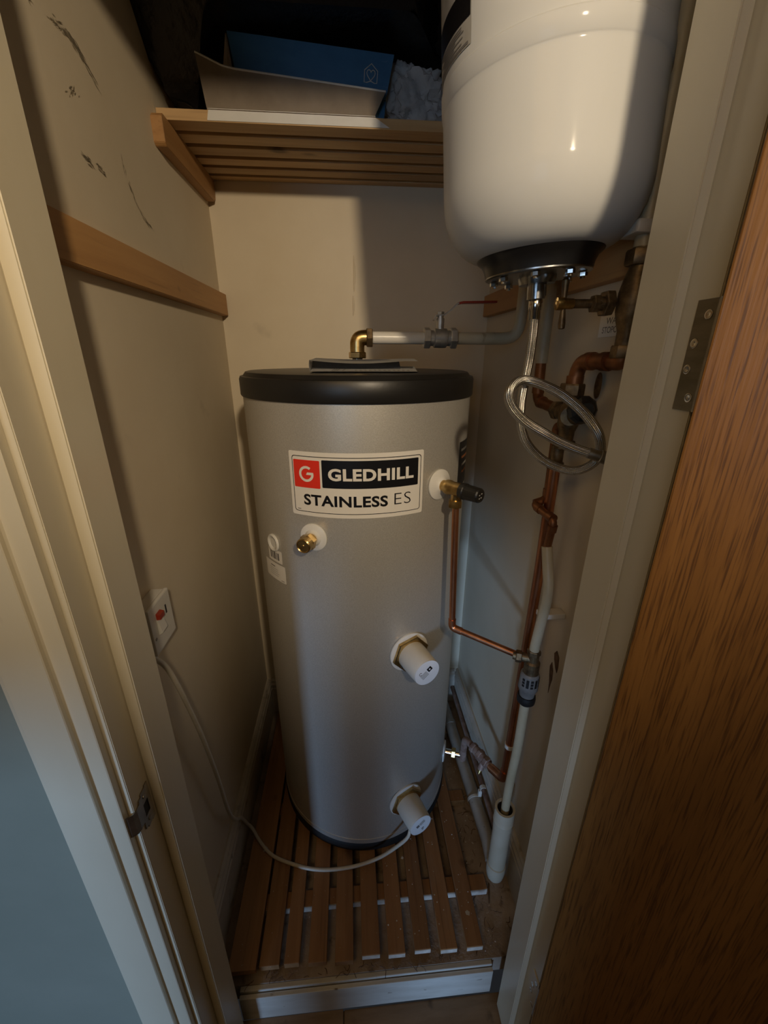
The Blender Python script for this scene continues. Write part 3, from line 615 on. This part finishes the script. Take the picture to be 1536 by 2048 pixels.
lv = thing('lever_valve', 'chrome ball valve with red lever on the white pipe', 'valve', (.214, YP, ZP))
bm = lat([(0, .017), (.012, .017), (.014, .021), (.034, .0215), (.042, .021), (.044, .017), (.054, .017)], (.187, YP, ZP), (1, 0, 0), 28)
P('body', bm, M_nickel, lv, True)
for x in (.176, .239):
    bm = bmesh.new(); hexnut(bm, (x, YP, ZP), (1, 0, 0), .0235, .015, .3); P('compression_nut', bm, M_nickel, lv)
bm = lat([(0, .009), (.024, .009), (.024, .007), (.034, .007)], (.214, YP, ZP+.018), (0, 0, 1), 20); hexnut(bm, (.214, YP, ZP+.05), (0, 0, 1), .0085, .006); P('stem', bm, M_nickel, lv)
def strap(path, w, th):
    bm = bmesh.new(); rings = []
    for i, p in enumerate(path):
        p = Vector(p); t = (Vector(path[min(i+1, len(path)-1)])-Vector(path[max(i-1, 0)])).normalized(); n_ = Vector((-t.z, 0, t.x))
        rings.append([bm.verts.new(p+Vector((0, sy*w, 0))+n_*sz*th) for sy, sz in ((-1, -1), (1, -1), (1, 1), (-1, 1))])
    for A_, B_ in zip(rings, rings[1:]):
        for k in range(4): bm.faces.new((A_[k], A_[(k+1) % 4], B_[(k+1) % 4], B_[k]))
    bm.faces.new(rings[0][::-1]); bm.faces.new(rings[-1]); bmesh.ops.recalc_face_normals(bm, faces=bm.faces[:]); return bm
lev = P('lever', strap([(.198, YP, ZP+.038), (.202, YP, ZP+.048), (.222, YP, ZP+.049), (.238, YP, ZP+.060), (.252, YP, ZP+.073), (.262, YP, ZP+.0755), (.34, YP, ZP+.0775)], .008, .0012), M_nickel, lv)
P('red_sleeve', strap([(.254, YP, ZP+.0735), (.263, YP, ZP+.0755), (.342, YP, ZP+.0775)], .0088, .0022), M_redh, lev)

# second painted riser with copper tail and elbow into the combination valve
r2 = thing('painted_riser_pipe', 'yellowed riser pipe with bare copper foot beside the hose', 'pipe', (.402, .89, 1.3))
P('painted_pipe', tube([(.402, .89, 1.86), (.402, .885, 1.372)], .0125, 18), M_paintpipe, r2, True)
P('copper_tail', tube(CU([(.402, .885, 1.374), (.402, .880, 1.297), (.402, .782, 1.289)], .022, 8), .0108, 18), M_copperd, r2, True)
for c, dv in (((.402, .881, 1.322), (0, 0, -1)), ((.402, .86, 1.2955), (0, -1, 0))): P('solder_collar', lat([(-.004, .0125), (.010, .0125)], c, dv, 18), M_copperd, r2, True)
# combination valve
cv = thing('pressure_reducing_valve', 'tarnished brass pressure valve with black knob under the copper elbow', 'valve', (.402, .745, 1.285))
bm = lat([(.035, .013), (.02, .0135), (.012, .018), (-.018, .0185), (-.03, .014), (-.05, .013)], (.402, .738, 1.285), (0, 0, 1), 24); lathe(bm, [(-.044, .0125), (-.03, .0165), (.02, .0165), (.04, .013)], (.402, .738, 1.287), (0, 1, 0), 24)
lathe(bm, [(0, .016), (.028, .0165)], (.402, .738, 1.283), (-.4, -.9, .1), 22)
P('body', bm, M_brassd, cv, True)
for c_, d_, r_, h_ in (((.402, .776, 1.288), (0, 1, 0), .0185, .014), ((.402, .738, 1.222), (0, 0, 1), .018, .016), ((.402, .742, 1.318), (0, 0, 1), .021, .022)): P('union_nut', hexnut(bmesh.new(), c_, d_, r_, h_), M_brassd, cv)
bm = bmesh.new()
kd = Vector((-.25, -.95, .12)).normalized()
lathe(bm, [(0, .019), (.003, .0235), (.016, .0245), (.022, .021), (.025, .0145), (.038, .0135), (.041, .011), (.041, 0)], Vector((.404, .708, 1.2975)), kd, 10)
P('black_knob', bm, M_blackp, cv)
P('lower_tee', lat([(-.02, .012), (.012, .0125), (.014, .0155), (.026, .0155)], (.400, .757, 1.205), (0, 0, -1), 20), M_brassd, cv, True)
# stopcock with T handle on the riser by the jamb
sc = thing('stopcock', 'tarnished brass stopcock with T handle beside the right jamb', 'stopcock', (.405, .645, 1.46))
hd = P('handle_bar', lat([(-.034, .003), (-.033, .0048), (-.026, .0052), (-.008, .0036), (.008, .0036), (.024, .0048), (.031, .0052), (.034, .003)], (.318, .650, 1.4575), (-.05, 0, 1), 16), M_brassd, sc, True, label='worn brass T bar')
P('handle_hub', lat([(-.012, .004), (-.011, .0085), (-.002, .0088), (.004, .0075), (.014, .0072)], (.318, .650, 1.4578), (1, 0, .01), 18), M_brass, sc, True)
bm = lat([(.012, .0062), (.040, .0062), (.042, .0105), (.052, .0115), (.053, .0095), (.060, .0095)], (.318, .650, 1.4578), (1, -.05, .01), 20); hexnut(bm, (.360, .648, 1.4582), (1, -.05, 0), .0125, .010); hexnut(bm, (.376, .6475, 1.4585), (1, -.05, 0), .0185, .013)
P('spindle', bm, M_brassd, sc)
bm = lat([(-.072, .014), (-.035, .014), (-.022, .018), (-.008, .0215), (.016, .0215), (.034, .018), (.046, .014), (.072, .014)], (.412, .630, 1.455), (0, 0, 1), 26); hexnut(bm, (.412, .630, 1.383), (0, 0, 1), .018, .018); hexnut(bm, (.412, .630, 1.505), (0, 0, 1), .021, .020)
P('body', bm, M_brassd, sc, True)
r3 = thing('jamb_riser_pipe', 'yellowed riser pipe and white clip close behind the right jamb', 'pipe', (.407, .64, 1.52))
P('painted_pipe', tube([(.411, .630, 1.525), (.411, .635, 1.86)], .0125, 18), M_paintpipe, r3, True)
P('pipe_clip', box(.386, .4375, .612, .655, 1.5405, 1.5565, bev=.003), M_clip, r3)
# 28 mm copper from stopcock to the pressure valve
c28 = thing('copper_elbow_pipe', 'short brown copper pipe with elbow between stopcock and black knobbed valve', 'pipe', (.406, .69, 1.378))
P('pipe', tube(CU([(.412, .630, 1.386), (.411, .632, 1.378), (.406, .738, 1.378), (.403, .742, 1.330)], .024, 10), .0128, 22), M_copperd, c28, True)
for c, dv in (((.4065, .66, 1.378), (0, 1, 0)), ((.406, .705, 1.378), (0, 1, 0)), ((.4037, .741, 1.345), (0, 0, 1))): P('solder_collar', lat([(-.008, .0146), (.008, .0146)], c, dv, 22), M_copperd, c28, True)
# hanging metal tag behind it
bm = bmesh.new()
for k in range(1): lathe(bm, [(0, .0001), (0, .010), (.0012, .010), (.0012, .0001)], (.432, .712, 1.338), (-1, 0, 0), 20, False)
for v_ in bm.verts: v_.co.z = 1.338+(v_.co.z-1.338)*2.2
tag(link('pipe_bracket', bm, M_brassd), 'oval brown metal bracket on the wall below the copper elbow', 'bracket')
# stopcock sign
sg = thing('stopcock_sign', 'small cream wall sign reading WATER STOPCOCK behind the stopcock', 'sign', (.437, .705, 1.435))
P('plate', box(.4362, .4378, .662, .748, 1.4165, 1.455, bev=.0004), M_stk, sg)
def sgn_(y0, y1, z0, z1): return lambda u, v: (.4360, y1+(y0-y1)*u, z0+(z1-z0)*v)
P('lettering', from_uv(textmesh('WATER', .02, .0002), sgn_(.672, .729, 1.4365, 1.4465)), M_grey, sg)
P('lettering', from_uv(textmesh('STOPCOCK', .02, .0002), sgn_(.666, .737, 1.4225, 1.4325)), M_grey, sg)
# long copper drop to the cylinder inlet
cd_ = thing('long_copper_pipe', 'long copper pipe running down the right wall to the cylinder inlet', 'pipe', (.405, .78, .26))
P('drop', tube(CU([(.400, .757, 1.196), (.404, .762, .95), (.408, .778, .56), (.4085, .788, .262), (.386, .838, .250)], .02, 8), .0108, 20), M_copper, cd_, True)
P('run', tube(CU([(.388, .834, .2505), (.340, .940, .248), (.3415, .954, .165)], .018, 8), .0105, 18), M_copperp, cd_, True)
P('pipe_clip', lat([(-.006, .0128), (.006, .0128)], (.4083, .783, .40), (0, .02, -1), 18), M_clip, cd_, True)
P('elbow', tube(CU([(.4085, .7862, .300), (.4085, .788, .262), (.388, .833, .2505)], .018, 8), .0126, 18), M_copper, cd_, True)
dv = (Vector((.340, .940, .248))-Vector((.388, .834, .2505))).normalized(); q = Vector((.388, .834, .2505))
for t in (.012, .040, .070):
    bm = bmesh.new(); hexnut(bm, q+dv*t, dv, .0175 if t < .05 else .0155, .014, t*9); P('compression_nut', bm, M_copperp, cd_)
P('valve_body', lat([(.02, .0125), (.032, .0145), (.06, .0145), (.075, .0125)], q, dv, 20), M_copperp, cd_, True)
e = Vector((.3415, .954, .157)); P('elbow', lat([(-.018, .0118), (.016, .0118)], e, (0, 0, 1), 20), M_copperp, cd_, True)
bm = lat([(0, .009), (.032, .009)], q+dv*.030, (-.35, -.25, -.9), 18); P('drain_stub', bm, M_copperp, cd_, True)
bm = lat([(.030, .0075), (.040, .0075), (.040, .004), (.046, .004)], q+dv*.030, (-.35, -.25, -.9), 14); P('drain_key', bm, M_brass, cd_, True)
# valve discharge: jogged copper, painted length, brass tee
dp = thing('valve_discharge_pipe', 'jogged copper pipe turning into cream painted pipe above the tundish', 'pipe', (.40, .72, .80))
P('copper', tube(CU([(.402, .760, 1.262), (.402, .778, 1.258), (.406, .781, 1.108), (.376, .774, 1.098), (.386, .703, 1.090), (.386, .713, 1.022)], .012, 8), .0078, 18), M_copperd, dp, True)
for c, dv_ in (((.4055, .781, 1.122), (0, 0, 1)), ((.379, .7545, 1.0955), (.14, -1, -.1)), ((.385, .7125, 1.0925), (.14, -1, -.1)), ((.386, .7045, 1.073), (0, .14, -1)), ((.385, .776, 1.1005), (1, 0, .3))): P('solder_collar', lat([(-.007, .0094), (.007, .0094)], c, dv_, 16), M_copperd, dp, True)
P('painted_length', tube(CU([(.386, .713, 1.030), (.390, .690, .955), (.3905, .688, .92), (.387, .698, .80), (.3868, .6985, .775)], .03, 8), .0105, 18), M_paintpipe, dp, True)
P('pipe_clip', box(.384, .4375, .688, .712, .872, .884, bev=.002), M_clip, dp)
# relief discharge from the cylinder to the tundish
rd = thing('relief_discharge_pipe', 'bright copper pipe from the relief valve across to the tundish', 'pipe', (.222, .808, .78))
P('pipe', tube(CU([(.2205, .8095, 1.085), (.231, .806, .776), (.366, .706, .764)], .014, 8), .0075, 20), M_copper, rd, True)
P('elbow', tube(CU([(.2303, .8062, .800), (.231, .806, .776), (.251, .7912, .7742)], .013, 8), .0090, 18), M_copper, rd, True)
# tundish
td = thing('tundish', 'brass and grey plastic tundish with slotted body and black rim', 'tundish', (.386, .698, .70))
dv_ = Vector((.386, .698, .764))-Vector((.366, .706, .764))
bm = lat([(-.020, .0085), (.0, .010), (.022, .010)], (.366, .706, .764), dv_, 20); hexnut(bm, Vector((.366, .706, .764))-dv_.normalized()*.014, dv_, .0135, .013); lathe(bm, [(-.045, .0165), (-.012, .0165), (-.008, .0125), (.016, .0125)], (.387, .698, .768), (0, 0, 1), 22)
hexnut(bm, (.387, .698, .776), (0, 0, 1), .0145, .012)
P('brass_tee', bm, M_brassd, td)
P('grey_body', lat([(0, .0165), (-.004, .020), (-.034, .0215), (-.042, .022), (-.046, .0195), (-.060, .0165), (-.072, .0165)], (.386, .698, .728), (0, 0, 1), 28), M_greyp, td, True)
for k in range(7):
    a = math.radians(-40+26*k); c = Vector((.386, .698, .709)); r_ = Vector((math.cos(a-1.9), math.sin(a-1.9), 0)); s_ = Vector((-r_.y, r_.x, 0))
    for z0, z1 in (((-.011, .011),) if k % 2 else ((-.011, -.005), (-.003, .003), (.005, .011))):
        bm = bmesh.new(); bm.faces.new([bm.verts.new(c+r_*.0212+s_*x+Vector((0, 0, z))) for x, z in ((-.003, z0), (.003, z0), (.003, z1), (-.003, z1))]); P('slot', bm, M_blackm, td)
P('black_rim', lat([(0, .017), (0, .0195), (-.006, .0205), (-.018, .020), (-.024, .015)], (.386, .698, .664), (0, 0, 1), 24), M_blackm, td, True)
# waste: painted tail, trap, floor pipe
wp = thing('tundish_waste_pipe', 'cream waste pipe dropping from the tundish into a vertical socket', 'pipe', (.386, .708, -.04))
P('tail', tube(CU([(.386, .699, .645), (.3855, .698, .50), (.386, .712, .34), (.386, .712, .215)], .05, 8), .0108, 20), M_paintpipe, wp, True)
SK = (.385, .711)
P('socket', lat([(.258, .0195), (.262, .0205), (.262, .0262), (.2175, .0266), (.2165, .0272), (.2155, .0250), (.214, .0250), (.190, .0254), (.1885, .0240), (.036, .0246), (.0345, .0232), (.033, .0268), (.004, .0268), (-.02, .0235), (-.038, .014), (-.0445, .008)], (*SK, 0), (0, 0, 1), 36, False), M_trap, wp, True)
P('socket_inside', lat([(.200, .0005), (.200, .0198), (.262, .0205)], (*SK, 0), (0, 0, 1), 28, False), M_cardin, wp)
fp = thing('floor_waste_pipe', 'dusty grey plastic pipe lying along the foot of the right wall', 'pipe', (.385, 1.0, CZ))
P('pipe', tube([(.369, 1.385, -.0225), (.380, 1.12, -.0225), (.394, .80, -.0225), (.389, .742, -.0205)], .0215, 24), M_greypipe, fp, True)
P('collar', lat([(-.010, .0235), (.010, .0235)], (.3755, 1.235, -.0225), (-.04, 1, 0), 24), M_greypipe, fp, True)
bm = bmesh.new(); c = Vector((.388, .925, -.0225))
P('pipe_clip', lat([(-.004, .0225), (-.004, .0245), (.004, .0245), (.004, .0225)], c, (-.04, 1, 0), 28, False), M_clip, fp, True)
sp = thing('floor_copper_pipe', 'thin dusty copper pipe running beside the grey waste pipe', 'pipe', (.41, 1.0, .03))
P('pipe', tube([(.414, 1.372, .034), (.412, .74, .030)], .0078, 14), M_copperp, sp, True)
P('pipe_clip', lat([(-.006, .0085), (-.006, .0105), (.006, .0105), (.006, .0085)], (.4125, .925, .031), (0, 1, 0), 18, False), M_clip, sp, True)
P('clip_arm', box(.398, .409, .920, .930, -.004, .024, bev=.001), M_clip, sp)
nl = tag(link('bent_nail', tube(spline([(.352, .655, CZ+.003), (.358, .675, CZ+.006), (.366, .70, CZ+.003)], 4), .0022, 8), M_rust), 'rusty bent nail on the floor before the waste pipe', 'nail')

# ------------------------------------------------------------------ battens on the walls
b1 = tag(link('wall_batten', prism([(XL, 1.4955), (XL+.020, 1.4965), (XL+.020, 1.5525), (XL, 1.5555)], 1, .506, 1.381, .001), M_pineY), 'brown wooden batten fixed along the left wall', 'batten')
b2 = tag(link('wall_batten', prism([(XR, 1.499), (XR-.020, 1.5), (XR-.020, 1.557), (XR, 1.558)], 1, .506, 1.372, .001), M_pineY), 'brown wooden batten fixed along the right wall behind the pipes', 'batten')

# ------------------------------------------------------------------ slatted shelf and what lies on it
sh = thing('slatted_shelf', 'slatted pine shelf spanning the cupboard above the cylinder', 'shelf', (0, 1.24, 1.83))
for xx in ((XL, XL+.022), (XR-.022, XR)):
    P('bracket', prism([(1.052, 1.781), (1.058, 1.776), (1.372, 1.776), (1.385, 1.786), (1.389, 1.80), (1.389, 1.8295), (1.060, 1.8295), (1.052, 1.822)], 0, xx[0], xx[1], .001), M_pineY, sh)
for k, (y0, y1) in enumerate(((1.086, 1.128), (1.143, 1.183), (1.200, 1.240), (1.257, 1.293), (1.309, 1.346), (1.362, 1.389))):
    P('slat', box(XL+.001, XR-.001, y0, y1, 1.830, 1.849, bev=.0012), M_pineX, sh)
# blue carton in a torn grey card tray
bxo = thing('blue_carton', 'blue carton with line drawn house emblem on the shelf, torn grey flap in front', 'box', (-.08, 1.16, 1.85))
def plate(pts, th, mat, par, name, nrm=None, label=None):
    bm = bmesh.new(); f = bm.faces.new([bm.verts.new(p) for p in pts]); bm.normal_update()
    n_ = f.normal.copy(); r_ = bmesh.ops.extrude_face_region(bm, geom=[f]); 
    for e_ in r_['geom']:
        if isinstance(e_, bmesh.types.BMVert): e_.co += n_*th
    bmesh.ops.recalc_face_normals(bm, faces=bm.faces[:]); return P(name, bm, mat, par, label=label)
FB = [(-.2115, 1.115, 1.9055), (.092, 1.115, 1.890), (.108, 1.105, 1.958), (-.222, 1.105, 1.979)]
front = plate(FB, .003, M_blue, bxo, 'front_panel')
plate([(-.205, 1.119, 1.850), (.088, 1.119, 1.850), (.092, 1.1185, 1.890), (-.2115, 1.1185, 1.9055)], .002, M_blue, bxo, 'front_panel_foot')
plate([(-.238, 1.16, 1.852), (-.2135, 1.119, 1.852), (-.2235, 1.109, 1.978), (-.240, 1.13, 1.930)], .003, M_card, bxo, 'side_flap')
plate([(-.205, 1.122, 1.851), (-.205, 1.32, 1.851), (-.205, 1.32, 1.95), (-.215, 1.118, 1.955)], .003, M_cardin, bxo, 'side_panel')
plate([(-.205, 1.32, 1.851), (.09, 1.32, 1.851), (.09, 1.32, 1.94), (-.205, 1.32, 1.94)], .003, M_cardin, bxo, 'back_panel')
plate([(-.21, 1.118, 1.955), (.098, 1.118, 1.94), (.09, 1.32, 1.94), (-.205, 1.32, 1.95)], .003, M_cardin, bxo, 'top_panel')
# grey flap: curled at the torn left end
def flap(u, v):
    x = -.276+.340*u+(.026*u-.006*(1-u))*v; z = 1.851+(.071-.028*u-.012*math.exp(-((u-.13)/.07)**2)*0+(.012*max(0, (.14-u)/.14)))*v
    yv = 1.103-.012*v-.010*max(0, (.16-u)/.16)*v
    return (x, yv, z)
P('torn_flap', sheet(flap, 20, 4, .0025), M_card, bxo, label='torn grey card flap')
P('torn_flap_edge', tube([flap(k/16, 1.0) for k in range(17)], .0018, 6), M_paper, bxo)
plate([(-.270, 1.0845, 1.8485), (.068, 1.0845, 1.8485), (.098, 1.0845, 1.8325), (-.274, 1.0845, 1.8315)], .0012, M_paper, bxo, 'hanging_lip', label='pale card lip over the shelf edge')
plate([(-.270, 1.083, 1.8495), (.068, 1.083, 1.8495), (.068, 1.105, 1.8505), (-.270, 1.105, 1.8505)], .0008, M_paper, bxo, 'lip_top')
# emblem: house outline with a heart, drawn on the blue face
def onb(u, v):
    a = Vector(FB[0])*(1-u)+Vector(FB[1])*u; b_ = Vector(FB[3])*(1-u)+Vector(FB[2])*u; p = a*(1-v)+b_*v
    nrm_ = (Vector(FB[1])-Vector(FB[0])).cross(Vector(FB[3])-Vector(FB[0])).normalized(); nrm_ = nrm_ if nrm_.y < 0 else -nrm_
    return p+nrm_*.0036
EU, EV = .056, .29
def E(x, y_): return onb(.875+EU*x-.006*y_, .50+EV*y_)
em = bmesh.new()
tube([E(*p) for p in ((-.75, .35), (0, .85), (.75, .35), (.75, -.55), (.42, -.55), (0, -.42), (-.42, -.55), (-.75, -.55), (-.75, .35))], .0007, 6, em)
hp_ = []
for k in range(25):
    t = 2*math.pi*k/24; hp_.append((.030*16*math.sin(t)**3, .030*(13*math.cos(t)-5*math.cos(2*t)-2*math.cos(3*t)-math.cos(4*t))+.04))
tube([E(*p) for p in hp_], .0007, 6, em)
P('house_emblem', em, M_clip, bxo, label='white line drawn house with heart')
# crumpled lumps: clear wrap, black bag
def lump(name, c, rad, seed, amp, mat, sub_=4, fr=(1, 1, 1), sq=1.0, floor=None):
    bm = bmesh.new(); bmesh.ops.create_icosphere(bm, subdivisions=sub_, radius=1)
    for v_ in bm.verts:
        p = v_.co.copy(); n1 = mnoise.fractal(Vector((p.x*fr[0], p.y*fr[1], p.z*fr[2]))*1.6+Vector((seed,)*3), 1.0, 2.0, 5)
        n2 = abs(mnoise.noise(Vector((p.x*fr[0], p.y*fr[1], p.z*fr[2]))*3.4+Vector((seed*2,)*3)))
        k = 1+amp*n1-amp*.8*n2
        q_ = Vector([math.copysign(abs(a)**sq, a) for a in p])
        v_.co = Vector((c[0]+q_.x*rad[0]*k, c[1]+q_.y*rad[1]*k, c[2]+q_.z*rad[2]*k))
        if floor is not None: v_.co.z = max(v_.co.z, floor+.0005)
    return bm
def clampv(bm, fn):
    for v_ in bm.verts: v_.co = fn(v_.co)
    return bm
tag(link('crumpled_wrap', lump('w', (.160, 1.150, 1.908), (.070, .052, .062), 3.3, .34, M_wrap, 5, sq=.85, floor=1.8497), M_wrap, smooth=True), 'crumpled clear plastic wrap beside the blue carton on the shelf', 'plastic wrap')
def bagfit(p):
    k = min(1, max(0, (p.x+.33)/.10)); k = k*k*(3-2*k); lo = 1.8497+.135*k            # left corner hangs to the shelf, the rest lies over the carton
    z = max(p.z, lo); q = min(1, max(0, (z-1.86)/.22)); ymin = 1.150-.205*q*(1-min(1, max(0, (p.x-.14)/.06)))
    return Vector((min(max(p.x, -.3735), .43), min(max(p.y, ymin), 1.387), z))
tag(link('black_bag', clampv(lump('b', (-.02, 1.16, 2.07), (.40, .24, .24), 9.1, .10, M_bag, 6, sq=.62), bagfit), M_bag, smooth=True), 'big black plastic sack slumped over the carton, filling the shelf to the left wall', 'bag')
tag(link('pale_bundle', lump('p', (.290, 1.10, 1.945), (.068, .042, .098), 6.2, .15, M_capw, 4, sq=.8, floor=1.8497), M_card, smooth=True), 'pale rounded bundle on the shelf behind the expansion vessel', 'bundle')

# ------------------------------------------------------------------ fused switch and flex
fs = thing('fused_switch', 'white fused spur switch box on the left wall', 'switch', (XL, .69, .92))
YS, ZS = (.607, .688), (.893, .985)
P('back_box', box(XL, XL+.022, YS[0]+.002, YS[1]-.002, ZS[0]+.002, ZS[1]-.002, bev=.002), M_whitep, fs)
P('face_plate', box(XL+.022, XL+.030, YS[0], YS[1], ZS[0], ZS[1], bev=.003), M_whitep, fs)
rk = P('rocker', prism([(XL+.030, .925), (XL+.037, .930), (XL+.032, .953), (XL+.030, .955)], 1, .626, .646), M_whitep, fs)
P('neon_window', prism([(XL+.0372, .955), (XL+.0372, .964), (XL+.030, .966), (XL+.030, .954)], 1, .628, .644), M_neon, fs, label='small red indicator window')
P('fuse_slot', box(XL+.0298, XL+.0306, .663, .667, .945, .962), M_blackm, fs)
P('plate_screw', lat([(0, .003), (.0008, .0026)], (XL+.030, .614, .925), (1, 0, 0), 10), M_steel, fs)
cb = tag(link('power_flex', tube(spline([(-.358, .600, .905), (-.352, .612, .885), (-.344, .632, .838), (-.338, .660, .72), (-.336, .690, .585), (-.338, .722, .43), (-.341, .746, .295), (-.344, .768, .228), (-.346, .795, .175), (-.349, .835, .118), (-.347, .868, .040), (-.335, .870, .012), (-.303, .832, .0055), (-.262, .795, .005), (-.207, .770, .005), (-.148, .752, .005), (-.091, .745, .005), (-.019, .747, .007), (.050, .752, .026), (.100, .748, .075), (.130, .742, .122), (.139, .750, .145)], 7), .0047, 12), M_cable, smooth=True), 'white power flex from the wall switch across the slats to lower heater', 'cable')
